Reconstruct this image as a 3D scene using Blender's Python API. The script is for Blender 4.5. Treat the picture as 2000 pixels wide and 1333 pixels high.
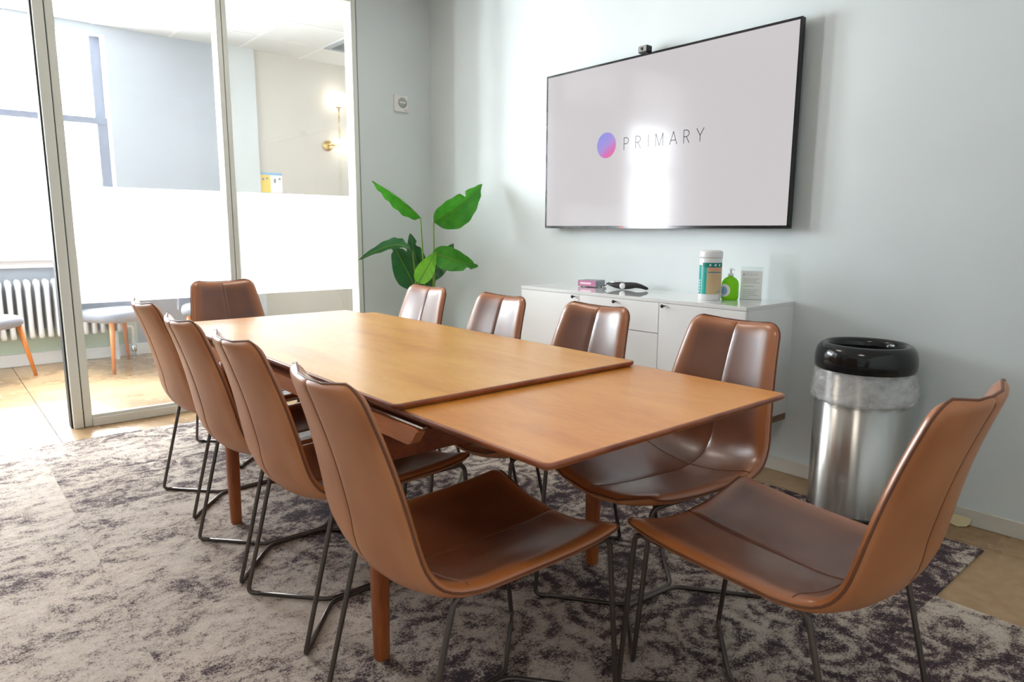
import bpy, math, random
from math import pi, sin, cos, sqrt, radians
from mathutils import Vector, Matrix, noise

# ------------------------------------------------------------------ camera, world, light, exposure
scene = bpy.context.scene
for o in list(bpy.data.objects): bpy.data.objects.remove(o)
COL = scene.collection
CAM_H = 1.155
FPX = 1336.57
def cam_axes():
    # axes of the room in camera space, from the two vanishing points of the photograph
    a = Vector((-160-1000, 444-666.5, FPX)).normalized()      # +Y of the room
    b = Vector((2580-1000, 458-666.5, FPX)); b = (b - a*a.dot(b)).normalized()   # +X of the room
    c = b.cross(a)
    if c.y > 0: c = -c
    return b, a, c
AX, AY, AZ = cam_axes()
def cam2world(v): return Vector((AX.dot(v), AY.dot(v), AZ.dot(v)))
cd = bpy.data.cameras.new('camera'); cam = bpy.data.objects.new('camera', cd); COL.objects.link(cam)
r_, u_, b_ = cam2world(Vector((1,0,0))), cam2world(Vector((0,-1,0))), cam2world(Vector((0,0,-1)))
cam.matrix_world = Matrix(((r_.x,u_.x,b_.x,0),(r_.y,u_.y,b_.y,0),(r_.z,u_.z,b_.z,CAM_H),(0,0,0,1)))
cd.sensor_width = 36; cd.sensor_fit = 'HORIZONTAL'; cd.lens = FPX/2000*36
cd.clip_start = 0.02; cd.clip_end = 200
cd.dof.use_dof = True; cd.dof.focus_distance = 2.6; cd.dof.aperture_fstop = 5.0
scene.camera = cam
w = bpy.data.worlds.new('world'); scene.world = w; w.use_nodes = True
bg = w.node_tree.nodes['Background']
bg.inputs[0].default_value = (0.90, 0.955, 1.0, 1); bg.inputs[1].default_value = 52.0   # bright overcast sky
scene.view_settings.view_transform = 'Standard'; scene.view_settings.look = 'None'
scene.view_settings.gamma = 1; scene.view_settings.use_curve_mapping = False
scene.view_settings.exposure = 0.2
def portal(name, loc, rot, sx, sy):
    l = bpy.data.lights.new(name, 'AREA'); l.shape = 'RECTANGLE'; l.size = sx; l.size_y = sy
    l.cycles.is_portal = True
    o = bpy.data.objects.new(name, l); COL.objects.link(o); o.location = loc; o.rotation_euler = rot
    return o
FILL_PANEL_POWER = 10.0        # emission strength of the fill panels added in the meeting room

# ------------------------------------------------------------------ helpers
class MB:
    def __init__(s): s.v = []; s.f = []; s.sm = []
    def add(s, vs, fs, smooth=False):
        n = len(s.v); s.v += [tuple(x) for x in vs]
        for f in fs: s.f.append(tuple(i+n for i in f)); s.sm.append(smooth)
        return s
    def box(s, x0, x1, y0, y1, z0, z1, b=0.0, M=None):
        if b <= 0:
            vs = [(x,y,z) for x in (x0,x1) for y in (y0,y1) for z in (z0,z1)]
            fs = [(0,1,3,2),(4,6,7,5),(0,4,5,1),(2,3,7,6),(0,2,6,4),(1,5,7,3)]
            if M: vs = [M @ Vector(v) for v in vs]
            return s.add(vs, fs)
        # chamfered box
        vs = []; idx = {}
        for i,(xa,sx) in enumerate(((x0,1),(x1,-1))):
            for j,(ya,sy) in enumerate(((y0,1),(y1,-1))):
                for k,(za,sz) in enumerate(((z0,1),(z1,-1))):
                    for a in range(3):
                        p = [xa+sx*b, ya+sy*b, za+sz*b]; p[a] = (xa,ya,za)[a]
                        idx[(i,j,k,a)] = len(vs); vs.append(tuple(p))
        fs = []
        g = idx
        for a in range(3):
            o = [c for c in range(3) if c != a]
            for side in (0,1):
                q = []
                for (m,n_) in ((0,0),(0,1),(1,1),(1,0)):
                    c = [0,0,0]; c[a] = side; c[o[0]] = m; c[o[1]] = n_; q.append(g[tuple(c)+(a,)])
                fs.append(tuple(q))
        for a in range(3):            # edges along axis a
            o = [c for c in range(3) if c != a]
            for m in (0,1):
                for n_ in (0,1):
                    c0 = [0,0,0]; c1 = [0,0,0]; c0[o[0]] = c1[o[0]] = m; c0[o[1]] = c1[o[1]] = n_; c1[a] = 1
                    fs.append((g[tuple(c0)+(o[0],)], g[tuple(c1)+(o[0],)], g[tuple(c1)+(o[1],)], g[tuple(c0)+(o[1],)]))
        for i in (0,1):
            for j in (0,1):
                for k in (0,1): fs.append((g[(i,j,k,0)], g[(i,j,k,1)], g[(i,j,k,2)]))
        if M: vs = [M @ Vector(v) for v in vs]
        return s.add(vs, fs)
    def tube(s, pts, r, n=8, closed=False, caps=True):
        pts = [Vector(p) for p in pts]; m = len(pts)
        rr = r if isinstance(r, (list,tuple)) else [r]*m
        T = []
        for i in range(m):
            if closed: t = pts[(i+1)%m]-pts[i-1]
            else: t = pts[min(i+1,m-1)]-pts[max(i-1,0)]
            T.append(t.normalized())
        up = Vector((0,0,1)) if abs(T[0].z) < .9 else Vector((1,0,0))
        N = (up - T[0]*up.dot(T[0])).normalized(); vs = []; fs = []
        for i in range(m):
            N = (N - T[i]*N.dot(T[i])).normalized(); B = T[i].cross(N)
            for k in range(n):
                a = 2*pi*k/n; vs.append(pts[i] + (N*cos(a)+B*sin(a))*rr[i])
        for i in range(m if closed else m-1):
            for k in range(n):
                a = i*n+k; b = i*n+(k+1)%n; c = ((i+1)%m)*n+(k+1)%n; d = ((i+1)%m)*n+k
                fs.append((a,b,c,d))
        s.add(vs, fs, True)
        if caps and not closed:
            L = len(s.v)-len(vs)
            s.f.append(tuple(L+k for k in range(n))[::-1]); s.sm.append(False)
            s.f.append(tuple(L+(m-1)*n+k for k in range(n))); s.sm.append(False)
        return s
    def lathe(s, prof, n=32, c=(0,0,0), smooth=True, axis='z', caps=True):
        vs = []; fs = []
        for (r,h) in prof:
            for k in range(n):
                a = 2*pi*k/n
                p = (r*cos(a), r*sin(a), h)
                if axis == 'x': p = (h, r*cos(a), r*sin(a))
                if axis == 'y': p = (r*sin(a), h, r*cos(a))
                vs.append((p[0]+c[0], p[1]+c[1], p[2]+c[2]))
        for i in range(len(prof)-1):
            for k in range(n): fs.append((i*n+k, i*n+(k+1)%n, (i+1)*n+(k+1)%n, (i+1)*n+k))
        s.add(vs, fs, smooth)
        if caps:
            L = len(s.v)-len(vs)
            if prof[0][0] > 1e-4: s.f.append(tuple(L+k for k in range(n))[::-1]); s.sm.append(False)
            if prof[-1][0] > 1e-4: s.f.append(tuple(L+(len(prof)-1)*n+k for k in range(n))); s.sm.append(False)
        return s
    def grid(s, P, smooth=True, flip=False):
        nu = len(P); nv = len(P[0]); vs = [p for row in P for p in row]; fs = []
        for i in range(nu-1):
            for j in range(nv-1):
                f = (i*nv+j, i*nv+j+1, (i+1)*nv+j+1, (i+1)*nv+j)
                fs.append(f[::-1] if flip else f)
        return s.add(vs, fs, smooth)
    def prism(s, poly, z0, z1):
        n = len(poly); vs = [(x,y,z0) for x,y in poly]+[(x,y,z1) for x,y in poly]
        fs = [tuple(range(n))[::-1], tuple(range(n,2*n))]+[(i,(i+1)%n,n+(i+1)%n,n+i) for i in range(n)]
        return s.add(vs, fs)
    def mesh(s, name, mat):
        me = bpy.data.meshes.new(name); me.from_pydata(s.v, [], s.f)
        me.polygons.foreach_set('use_smooth', s.sm)
        me.materials.append(mat); me.update()
        import bmesh
        bm = bmesh.new(); bm.from_mesh(me); bmesh.ops.recalc_face_normals(bm, faces=bm.faces); bm.to_mesh(me); bm.free()
        return me
    def build(s, name, mat, parent=None, label=None):
        o = bpy.data.objects.new(name, s.mesh(name, mat)); COL.objects.link(o)
        if parent: o.parent = parent
        if label: o['label'] = label
        return o
def inst(name, me, parent, loc=(0,0,0), rot=(0,0,0), scale=None):
    o = bpy.data.objects.new(name, me); COL.objects.link(o); o.parent = parent; o.location = loc; o.rotation_euler = rot
    if scale: o.scale = scale
    return o
def empty(name, loc=(0,0,0), rz=0.0):
    o = bpy.data.objects.new(name, None); COL.objects.link(o); o.location = loc; o.rotation_euler = (0,0,rz)
    o.empty_display_size = .05
    return o
def tag(o, label, cat, group=None):
    o['label'] = label; o['category'] = cat
    if group: o['group'] = group
    return o
def struct(o, label=None):
    o['kind'] = 'structure'
    if label: o['label'] = label
    return o
def copy_tree(o, parent=None):
    c = o.copy(); COL.objects.link(c); c.parent = parent
    for ch in [x for x in bpy.data.objects if x.parent == o]: copy_tree(ch, c)
    return c
def fillet(pts, r, n=6):
    pts = [Vector(p) for p in pts]; out = [pts[0]]
    for i in range(1, len(pts)-1):
        p = pts[i]; a = (pts[i-1]-p); b = (pts[i+1]-p)
        d = min(r, a.length*.45, b.length*.45); A = p+a.normalized()*d; B = p+b.normalized()*d
        for k in range(n+1):
            t = k/n; out.append(A*(1-t)**2+p*2*t*(1-t)+B*t*t)
    out.append(pts[-1]); return out
def px(x, y, axis, val):
    d = cam2world(Vector((x-1000, y-666.5, FPX))); c = Vector((0,0,CAM_H))
    t = (val-c[axis])/d[axis]; return c+d*t

# ------------------------------------------------------------------ materials
def srgb(r, g, b):
    f = lambda c: (c/255/12.92) if c/255 <= .04045 else ((c/255+.055)/1.055)**2.4
    return (f(r), f(g), f(b), 1)
class Mat:
    def __init__(s, name, col=(.8,.8,.8,1), rough=.5, metal=0, **kw):
        s.m = bpy.data.materials.new(name); s.m.use_nodes = True; s.t = s.m.node_tree
        s.p = s.t.nodes['Principled BSDF']; s.out = s.t.nodes['Material Output']
        s.set(**{'Base Color':col, 'Roughness':rough, 'Metallic':metal}); s.set(**kw)
    def set(s, **kw):
        for k,v in kw.items(): s.p.inputs[k.replace('_',' ')].default_value = v
        return s
    def n(s, typ, **kw):
        nd = s.t.nodes.new(typ)
        for k,v in kw.items():
            if k in nd.inputs: nd.inputs[k].default_value = v
            else: setattr(nd, k, v)
        return nd
    def l(s, a, b): s.t.links.new(a, b)
    def coord(s, kind='Object', scale=(1,1,1)):
        tc = s.n('ShaderNodeTexCoord'); mp = s.n('ShaderNodeMapping'); mp.inputs['Scale'].default_value = scale
        s.l(tc.outputs[kind], mp.inputs['Vector']); return mp.outputs['Vector']
    def noise(s, vec, scale, detail=4, rough=.55, dist=0):
        nd = s.n('ShaderNodeTexNoise'); nd.inputs['Scale'].default_value = scale; nd.inputs['Detail'].default_value = detail
        nd.inputs['Roughness'].default_value = rough; nd.inputs['Distortion'].default_value = dist
        s.l(vec, nd.inputs['Vector']); return nd.outputs['Fac']
    def ramp(s, fac, stops, interp='LINEAR'):
        nd = s.n('ShaderNodeValToRGB'); cr = nd.color_ramp; cr.interpolation = interp
        while len(cr.elements) < len(stops): cr.elements.new(.5)
        for e,(p,c) in zip(cr.elements, stops): e.position = p; e.color = c
        s.l(fac, nd.inputs['Fac']); return nd.outputs['Color']
    def math(s, op, a, b=None):
        nd = s.n('ShaderNodeMath'); nd.operation = op
        for i,x in enumerate((a,b)):
            if x is None: continue
            if isinstance(x,(int,float)): nd.inputs[i].default_value = x
            else: s.l(x, nd.inputs[i])
        return nd.outputs[0]
    def mix(s, fac, a, b, blend='MIX'):
        nd = s.n('ShaderNodeMix'); nd.data_type = 'RGBA'; nd.blend_type = blend
        for sock,x in ((nd.inputs[0],fac),(nd.inputs[6],a),(nd.inputs[7],b)):
            if hasattr(x,'links') or hasattr(x,'node'): s.l(x, sock)
            else: sock.default_value = x
        return nd.outputs[2]
    def color(s, sock): s.l(sock, s.p.inputs['Base Color']); return s
    def bump(s, h, strength=.3, dist=.002):
        nd = s.n('ShaderNodeBump'); nd.inputs['Strength'].default_value = strength; nd.inputs['Distance'].default_value = dist
        s.l(h, nd.inputs['Height']); s.l(nd.outputs[0], s.p.inputs['Normal']); return s

def paint(name, rgb, rough=.6, var=.03):
    m = Mat(name, srgb(*rgb), rough); v = m.coord('Object')
    c = srgb(*rgb); d = tuple(x*(1-var*2) for x in c[:3])+(1,)
    m.color(m.ramp(m.noise(v, 1.3, 3), [(.3,d),(.7,c)]))
    m.bump(m.noise(v, 220, 2), .12, .001); return m.m
M_wall = paint('wall_paint', (222,229,230))
M_wall_grey = paint('grey_wall_paint', (176,180,188))
M_wall_pier = paint('pier_paint', (214,217,218))
M_wall_beige = paint('beige_wall_paint', (212,205,194))
M_wall_green = paint('green_wall_paint', (196,212,196))
M_ceil = paint('ceiling_paint', (226,226,224))
M_base = paint('baseboard_paint', (218,214,204), .45)
M_white = paint('white_enamel', (238,238,238), .35)
M_trim = paint('window_trim_paint', (232,226,224), .45)
M_sash = paint('sash_paint', (120,124,140), .4)

def wood(name, c0, c1, c2, scale=(6,1,6), rough=.3, coat=0.0, ring=1.0):
    m = Mat(name, c1, rough); v = m.coord('Object', scale)
    a = m.noise(v, 2.2*ring, 3, .5, .25); b = m.noise(m.coord('Object', tuple(x*9 for x in scale)), 3, 2, .5, .0)
    f = m.math('ADD', m.math('MULTIPLY', a, .8), m.math('MULTIPLY', b, .25))
    m.color(m.ramp(f, [(.36,c0),(.52,c1),(.68,c2)]))
    m.set(Roughness=rough, Specular_IOR_Level=.5+coat)
    return m.m
M_top = wood('honey_veneer', srgb(222,152,70), srgb(236,170,84), srgb(244,186,104), (4,.9,4), .29, .5)
M_leaf = wood('honey_veneer_leaf', srgb(216,136,52), srgb(230,154,66), srgb(238,168,82), (4,.9,4), .29, .45)
M_edge = wood('teak_edge', srgb(120,58,32), srgb(146,76,44), srgb(164,92,56), (6,2,6), .3, .3)
M_apron = wood('teak_apron', srgb(120,54,28), srgb(148,74,40), srgb(170,92,52), (6,1,6), .35, .1)
M_bar_lit = wood('teak_side_bar_lit', srgb(190,110,64), srgb(208,128,80), srgb(220,144,96), (6,1,6), .4, .1)  # lighter copy of the apron teak; light on the side bars painted in
M_leg = wood('teak_leg', srgb(132,64,26), srgb(164,86,38), srgb(182,102,50), (8,8,1), .4, .1)
M_oak = wood('orange_beech', srgb(190,110,50), srgb(208,126,62), srgb(220,142,80), (8,8,1), .45)
M_batten = wood('brown_batten', srgb(112,84,60), srgb(134,102,74), srgb(150,118,88), (2,6,6), .5)

def leather(name, base, dark, lite, rough, spec=.5, edge=None):
    m = Mat(name, base, rough); v = m.coord('Object')
    a = m.noise(v, 4.5, 2, .5, .0); c = m.ramp(a, [(.3,dark),(.52,base),(.75,lite)])
    g = m.noise(v, 420, 2); wv = m.noise(m.coord('Object', (1,2.4,1)), 6, 1, .4, .3)
    if edge:
        at = m.n('ShaderNodeAttribute'); at.attribute_name = 'wear'; c = m.mix(at.outputs['Fac'], edge, c)
    m.color(c)
    m.set(Roughness=rough)
    h = m.math('ADD', m.math('MULTIPLY', g, .03), wv)
    m.bump(h, .22, .004); m.set(**{'Specular IOR Level':spec}); return m.m
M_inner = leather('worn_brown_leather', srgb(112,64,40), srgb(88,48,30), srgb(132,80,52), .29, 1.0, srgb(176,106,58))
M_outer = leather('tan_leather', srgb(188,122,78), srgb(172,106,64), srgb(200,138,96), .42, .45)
M_pipe = Mat('leather_piping', srgb(112,64,38), .5).m
M_rod = Mat('bronze_rod', srgb(98,90,86), .38, .8).m
M_blackp = Mat('black_plastic', (.01,.01,.011,1), .12).m
M_blackm = Mat('matte_black', (.012,.012,.014,1), .45).m
M_alu = Mat('champagne_aluminium', srgb(226,229,221), .4).m
M_seal = Mat('rubber_seal', (.015,.015,.018,1), .6).m
M_brass = Mat('brass', srgb(214,178,110), .25, .9).m
M_chrome = Mat('chrome', (.7,.7,.72,1), .15, 1).m
def steel():
    m = Mat('brushed_steel', srgb(196,194,190), .2, 1.0); v = m.coord('Object', (1,1,.003))
    m.bump(m.noise(v, 22, 2), .10, .003); m.set(Anisotropic=.92, Anisotropic_Rotation=.25, Roughness=.27)
    tg = m.n('ShaderNodeTangent'); tg.direction_type = 'RADIAL'; tg.axis = 'Z'; m.l(tg.outputs[0], m.p.inputs['Tangent']); return m.m
M_steel = steel()
def lacquer():
    m = Mat('white_lacquer', srgb(248,248,247), .3); m.set(Coat_Weight=.3, Coat_Roughness=.05); return m.m
M_lacq = lacquer()
def gloss_top():
    m = Mat('glossy_white_top', srgb(240,241,240), .06); m.set(Coat_Weight=.6, Coat_Roughness=.03); return m.m
M_gloss = gloss_top()
def schlick(m):
    lw = m.n('ShaderNodeLayerWeight'); lw.inputs['Blend'].default_value = .5
    return m.math('ADD', m.math('MULTIPLY', m.math('POWER', lw.outputs['Facing'], 5.0), .96), .04)
def glass(name, haze, tint):
    m = Mat(name); tr = m.n('ShaderNodeBsdfTransparent'); gl = m.n('ShaderNodeBsdfGlossy'); gl.inputs['Roughness'].default_value = .01
    df = m.n('ShaderNodeBsdfTranslucent'); df.inputs[0].default_value = (.95,.97,.96,1); tr.inputs[0].default_value = tint
    m1 = m.n('ShaderNodeMixShader'); m1.inputs[0].default_value = haze; m.l(tr.outputs[0], m1.inputs[1]); m.l(df.outputs[0], m1.inputs[2])
    m2 = m.n('ShaderNodeMixShader'); m.l(schlick(m), m2.inputs[0]); m.l(m1.outputs[0], m2.inputs[1]); m.l(gl.outputs[0], m2.inputs[2])
    m.l(m2.outputs[0], m.out.inputs[0]); return m.m
M_glass = glass('clear_glass', .008, (.975,.988,.985,1))
M_winglass = glass('window_glass', .0, (.99,.99,.99,1))
def film():
    m = Mat('frosted_film'); tr = m.n('ShaderNodeBsdfTranslucent'); tr.inputs[0].default_value = (.96,.97,.97,1)
    df = m.n('ShaderNodeBsdfDiffuse'); df.inputs[0].default_value = (.9,.91,.91,1)
    m2 = m.n('ShaderNodeMixShader'); m2.inputs[0].default_value = .12; m.l(tr.outputs[0], m2.inputs[1]); m.l(df.outputs[0], m2.inputs[2])
    m.l(m2.outputs[0], m.out.inputs[0]); return m.m
M_film = film()
def emis(name, col, s):
    m = Mat(name, (0,0,0,1), .4); m.set(Emission_Color=col, Emission_Strength=s); return m.m
M_globe = emis('opal_globe', (1,.93,.82,1), 5.0)
M_panel = emis('fill_panel_diffuser', (1,.9,.78,1), FILL_PANEL_POWER)
M_panel2 = emis('light_diffuser_adjoining', (1,.99,.97,1), 3.0)
def screen_mat(name, col, s):
    m = Mat(name, (.01,.01,.01,1), .11); m.set(Emission_Color=col, Emission_Strength=s, **{'Specular_IOR_Level':.2}); return m
M_screen = screen_mat('tv_screen', srgb(224,219,221), .70).m
M_ink = Mat('screen_lettering', (.012,.012,.015,1), .11, Specular_IOR_Level=.12).m
def logo_mat():
    m = screen_mat('gradient_disc', (1,1,1,1), .78); tc = m.n('ShaderNodeTexCoord'); sp = m.n('ShaderNodeSeparateXYZ'); m.l(tc.outputs['Object'], sp.inputs[0])
    # local y runs to the left on screen, z up
    f = m.math('ADD', m.math('MULTIPLY', sp.outputs['Z'], 5.2), m.math('MULTIPLY', sp.outputs['Y'], 3.4)); f = m.math('ADD', f, .5)
    c = m.ramp(f, [(.0,srgb(236,110,146)),(.22,srgb(222,110,186)),(.5,srgb(172,150,224)),(.95,srgb(146,150,236))])
    m.l(c, m.p.inputs['Emission Color']); return m.m
M_logo = logo_mat()
def carpet():
    m = Mat('distressed_carpet', srgb(170,155,140), .95); oi = m.n('ShaderNodeObjectInfo')
    tc = m.n('ShaderNodeTexCoord'); add = m.n('ShaderNodeVectorMath'); add.operation = 'ADD'
    cmb = m.n('ShaderNodeCombineXYZ'); q = m.math('MULTIPLY', m.math('FLOOR', m.math('MULTIPLY', oi.outputs['Random'], 5)), 7.31)
    m.l(q, cmb.inputs[0]); m.l(q, cmb.inputs[2])
    geo = m.n('ShaderNodeNewGeometry')
    m.l(geo.outputs['Position'], add.inputs[0]); m.l(cmb.outputs[0], add.inputs[1]); v = add.outputs[0]
    def sc(s):
        mp = m.n('ShaderNodeMapping'); mp.inputs['Scale'].default_value = s; m.l(v, mp.inputs['Vector']); return mp.outputs[0]
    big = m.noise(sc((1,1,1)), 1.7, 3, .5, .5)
    # scrolls: distorted rings round scattered centres
    dist = m.n('ShaderNodeTexNoise'); dist.inputs['Scale'].default_value = 5; dist.inputs['Detail'].default_value = 3; m.l(v, dist.inputs['Vector'])
    mv = m.n('ShaderNodeVectorMath'); mv.operation = 'MULTIPLY_ADD'; mv.inputs[1].default_value = (.16,.16,.16); m.l(dist.outputs['Color'], mv.inputs[0]); m.l(v, mv.inputs[2])
    vo = m.n('ShaderNodeTexVoronoi'); vo.inputs['Scale'].default_value = 4.2; m.l(mv.outputs[0], vo.inputs['Vector'])
    ring = m.math('SINE', m.math('MULTIPLY', vo.outputs['Distance'], 26))
    med = m.noise(sc((.9,1.4,1)), 8, 10, .76, .5)
    fine = m.noise(sc((1,1,1)), 170, 3, .7); fin2 = m.noise(sc((1,1,1)), 60, 3, .7)
    f = m.math('ADD', m.math('MULTIPLY', med, .70), m.math('MULTIPLY', ring, .026))
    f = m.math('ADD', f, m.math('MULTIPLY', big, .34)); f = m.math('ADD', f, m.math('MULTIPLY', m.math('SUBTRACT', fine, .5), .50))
    f = m.math('ADD', f, m.math('MULTIPLY', m.math('SUBTRACT', fin2, .5), .30))
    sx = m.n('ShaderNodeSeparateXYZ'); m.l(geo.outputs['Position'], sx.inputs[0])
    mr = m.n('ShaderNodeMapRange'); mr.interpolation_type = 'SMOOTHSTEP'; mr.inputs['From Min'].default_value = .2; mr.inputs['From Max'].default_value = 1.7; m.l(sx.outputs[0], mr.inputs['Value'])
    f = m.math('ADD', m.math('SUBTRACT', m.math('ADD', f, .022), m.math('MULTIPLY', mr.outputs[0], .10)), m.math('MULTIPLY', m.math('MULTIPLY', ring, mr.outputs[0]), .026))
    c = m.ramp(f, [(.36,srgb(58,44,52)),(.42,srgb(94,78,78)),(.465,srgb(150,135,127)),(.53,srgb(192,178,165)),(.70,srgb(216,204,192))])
    m.color(c); m.bump(fine, .6, .004); return m.m
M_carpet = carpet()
def concrete():
    m = Mat('polished_concrete', srgb(176,148,112), .25); v = m.coord('Object')
    a = m.noise(v, 1.6, 6, .6, .6); b = m.noise(v, 22, 4)
    f = m.math('ADD', m.math('MULTIPLY', a, .8), m.math('MULTIPLY', b, .22))
    m.color(m.ramp(f, [(.32,srgb(140,108,74)),(.5,srgb(172,140,102)),(.68,srgb(196,168,132))]))
    m.l(m.math('ADD', m.math('MULTIPLY', a, .25), .16), m.p.inputs['Roughness']); return m.m
M_conc = concrete()
M_joint = Mat('floor_joint', srgb(84,74,62), .8).m
def leafmat(name, a, b):
    m = Mat(name, a, .38); v = m.coord('Object'); m.color(m.ramp(m.noise(v, 14, 3), [(.3,a),(.7,b)])); m.set(Subsurface_Weight=.0, Coat_Weight=.1)
    tl = m.n('ShaderNodeBsdfTranslucent'); tl.inputs[0].default_value = (b[0]*1.3,b[1]*1.5,b[2],1)
    mx = m.n('ShaderNodeMixShader'); mx.inputs[0].default_value = .18; m.l(m.p.outputs[0], mx.inputs[1]); m.l(tl.outputs[0], mx.inputs[2]); m.l(mx.outputs[0], m.out.inputs[0])
    return m.m
M_leafd = leafmat('dark_leaf', srgb(30,84,44), srgb(44,104,54))
M_leafm = leafmat('mid_leaf', srgb(40,126,30), srgb(76,160,44))
M_leafl = leafmat('bright_leaf', srgb(104,184,36), srgb(136,208,56))
M_stem = Mat('leaf_stem', srgb(122,160,62), .45).m
M_pot = paint('pot_glaze', (196,192,184), .4)
M_soil = Mat('soil', srgb(52,40,32), .95).m
def fabric(name, rgb):
    m = Mat(name, srgb(*rgb), .9); v = m.coord('Object'); f = m.noise(v, 260, 2)
    c = srgb(*rgb); m.color(m.ramp(f, [(.3,tuple(x*.75 for x in c[:3])+(1,)),(.7,c)])); m.bump(f, .3, .001); m.set(Sheen_Weight=.3); return m.m
M_fab = fabric('grey_upholstery', (150,152,164))
def bagmat():
    m = Mat('clear_bin_bag', (.92,.92,.93,1), .22); tr = m.n('ShaderNodeBsdfTransparent'); v = m.coord('Object')
    nz = m.noise(m.coord('Object',(1,1,1.6)), 13, 3, .55, .2); m.bump(nz, .8, .012); mx = m.n('ShaderNodeMixShader')
    m.l(m.math('ADD', m.math('MULTIPLY', nz, .7), .02), mx.inputs[0]); m.l(tr.outputs[0], mx.inputs[1]); m.l(m.p.outputs[0], mx.inputs[2]); m.l(mx.outputs[0], m.out.inputs[0]); return m.m
M_bag = bagmat()
def soap():
    m = Mat('green_soap', srgb(165,238,22), .12); tl = m.n('ShaderNodeBsdfTranslucent'); tl.inputs[0].default_value = srgb(150,235,10)
    mx = m.n('ShaderNodeMixShader'); mx.inputs[0].default_value = .45; m.l(m.p.outputs[0], mx.inputs[1]); m.l(tl.outputs[0], mx.inputs[2]); m.l(mx.outputs[0], m.out.inputs[0]); return m.m
M_soap = soap()
M_clearp = glass('clear_acrylic', .06, (.97,.98,.98,1))
M_paper = Mat('white_paper', srgb(244,244,244), .7).m
M_print = Mat('grey_print', srgb(150,150,156), .7).m
M_teal = Mat('teal_label', srgb(16,168,158), .4).m
M_tealh = Mat('teal_label_header', srgb(14,136,124), .4).m
M_sand = Mat('sand_label', srgb(208,184,140), .5).m
M_salmon = Mat('salmon_label', srgb(232,166,140), .5).m
M_blue = Mat('blue_label', srgb(84,120,170), .5).m
M_pink = Mat('pink_cover', srgb(190,120,156), .4).m
M_pinkl = Mat('pale_pink_strip', srgb(250,214,232), .4).m
M_greyc = Mat('grey_board', srgb(150,156,160), .5).m
M_red = Mat('red_led', (.5,.01,.01,1), .3).m
M_tape = Mat('masking_tape', srgb(214,198,158), .8).m
M_yellow = Mat('yellow_print', srgb(250,214,110), .7).m
M_cyan = Mat('cyan_print', srgb(120,204,206), .7).m
M_bluep = Mat('pale_blue_print', srgb(150,186,220), .7).m

# ------------------------------------------------------------------ the setting
XW = 3.097          # wall with the screen
YG = 4.65           # glazed partition
YB = 7.05           # window wall of the adjoining room
XL, YN = -1.75, -1.3
XR2, XL2 = 5.2, -5.2
ZC, ZC2 = 2.95, 2.88
FZ = -0.007         # bare floor; carpet top is z = 0
fl = struct(MB().box(XL2, XR2, YN, YB, -.12, FZ-.006).build('floor', M_joint), 'polished tan concrete floor running from the meeting room into the next room')
xs = [XL2, -1.937, .482, 2.90, XR2]; ys = [YN, 1.72, 6.05, YB]
for i in range(4):
    for j in range(3):
        MB().box(xs[i]+.0025, xs[i+1]-.0025, ys[j]+.0025, ys[j+1]-.0025, FZ-.006, FZ).build('floor_slab', M_conc, fl)
struct(MB().box(XW, XW+.12, YN, YG+.1, FZ-.006, ZC).build('wall_right', M_wall), 'pale grey painted wall behind the screen')
struct(MB().box(2.488, XW, YG-.05, YG+.1, FZ-.006, ZC).build('wall_far', M_wall), 'narrow pale grey wall between glass partition and corner')
struct(MB().box(XL, -.42, YG-.05, YG+.1, FZ-.006, ZC).build('wall_far_left', M_wall), 'pale wall left of the open doorway')
struct(MB().box(-.42, 2.488, YG-.05, YG+.1, 2.77, ZC).build('wall_far_header', M_wall), 'wall above the glass partition')
struct(MB().box(XL-.12, XL, YN, YG+.1, FZ-.006, ZC).build('wall_left', M_wall), 'pale wall on the left')
struct(MB().box(XL-.12, XW+.12, YN-.12, YN, FZ-.006, ZC).build('wall_near', M_wall), 'pale wall behind the camera')
struct(MB().box(XL-.12, XW+.12, YN-.12, YG+.1, ZC, ZC+.1).build('ceiling', M_ceil), 'white ceiling of the meeting room')
# baseboards
def baseboard(name, x0, x1, y0, y1, h=.062, lab=None):
    struct(MB().box(x0, x1, y0, y1, FZ, h, .003).build(name, M_base), lab)
baseboard('baseboard_right', XW-.013, XW, YN, YG-.05, lab='cream baseboard under the screen wall')
baseboard('baseboard_far', 2.492, XW-.013, YG-.063, YG-.05, lab='cream baseboard under the narrow corner wall')

# adjoining room
ZS, ZT = .94, 2.80
WIN = [(-3.62,-2.38), (-.62,.20), (.30,1.385)]
wb = MB().box(XL2, XR2, YB, YB+.25, FZ-.006, ZS-.06)
wb.box(XL2, XR2, YB, YB+.25, ZT, ZC2+.1)
e_ = [XL2]+[c for w_ in WIN for c in w_]
for i in range(0, len(e_), 2): wb.box(e_[i], (e_[i+1] if i+1 < len(e_) else 1.385), YB, YB+.25, ZS-.06, ZT)
wb.box(1.385, 2.39, YB, YB+.25, ZS-.06, ZT)
struct(wb.build('wall_window', M_wall_grey), 'cool grey window wall of the adjoining room')
struct(MB().box(2.39, 2.655, YB-.07, YB+.25, FZ-.006, ZC2).build('wall_pier', M_wall_pier), 'pale pier beside the beige wall')
struct(MB().box(2.655, XR2, YB-.03, YB+.25, FZ-.006, ZC2).build('wall_beige', M_wall_beige), 'warm beige wall carrying the globe sconce')
struct(MB().box(XL2, 1.45, YB-.012, YB, FZ-.006, .30).build('wall_window_dado', M_wall_green), 'pale green paint below the radiator')
struct(MB().box(XL2, 2.39, YB-.03, YB-.012, FZ, .1, .004).build('baseboard_window', M_white), 'white baseboard under the radiator')
struct(MB().box(XR2, XR2+.12, YG+.1, YB+.25, FZ-.006, ZC2).build('wall_adjoining_right', M_wall_beige))
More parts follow.
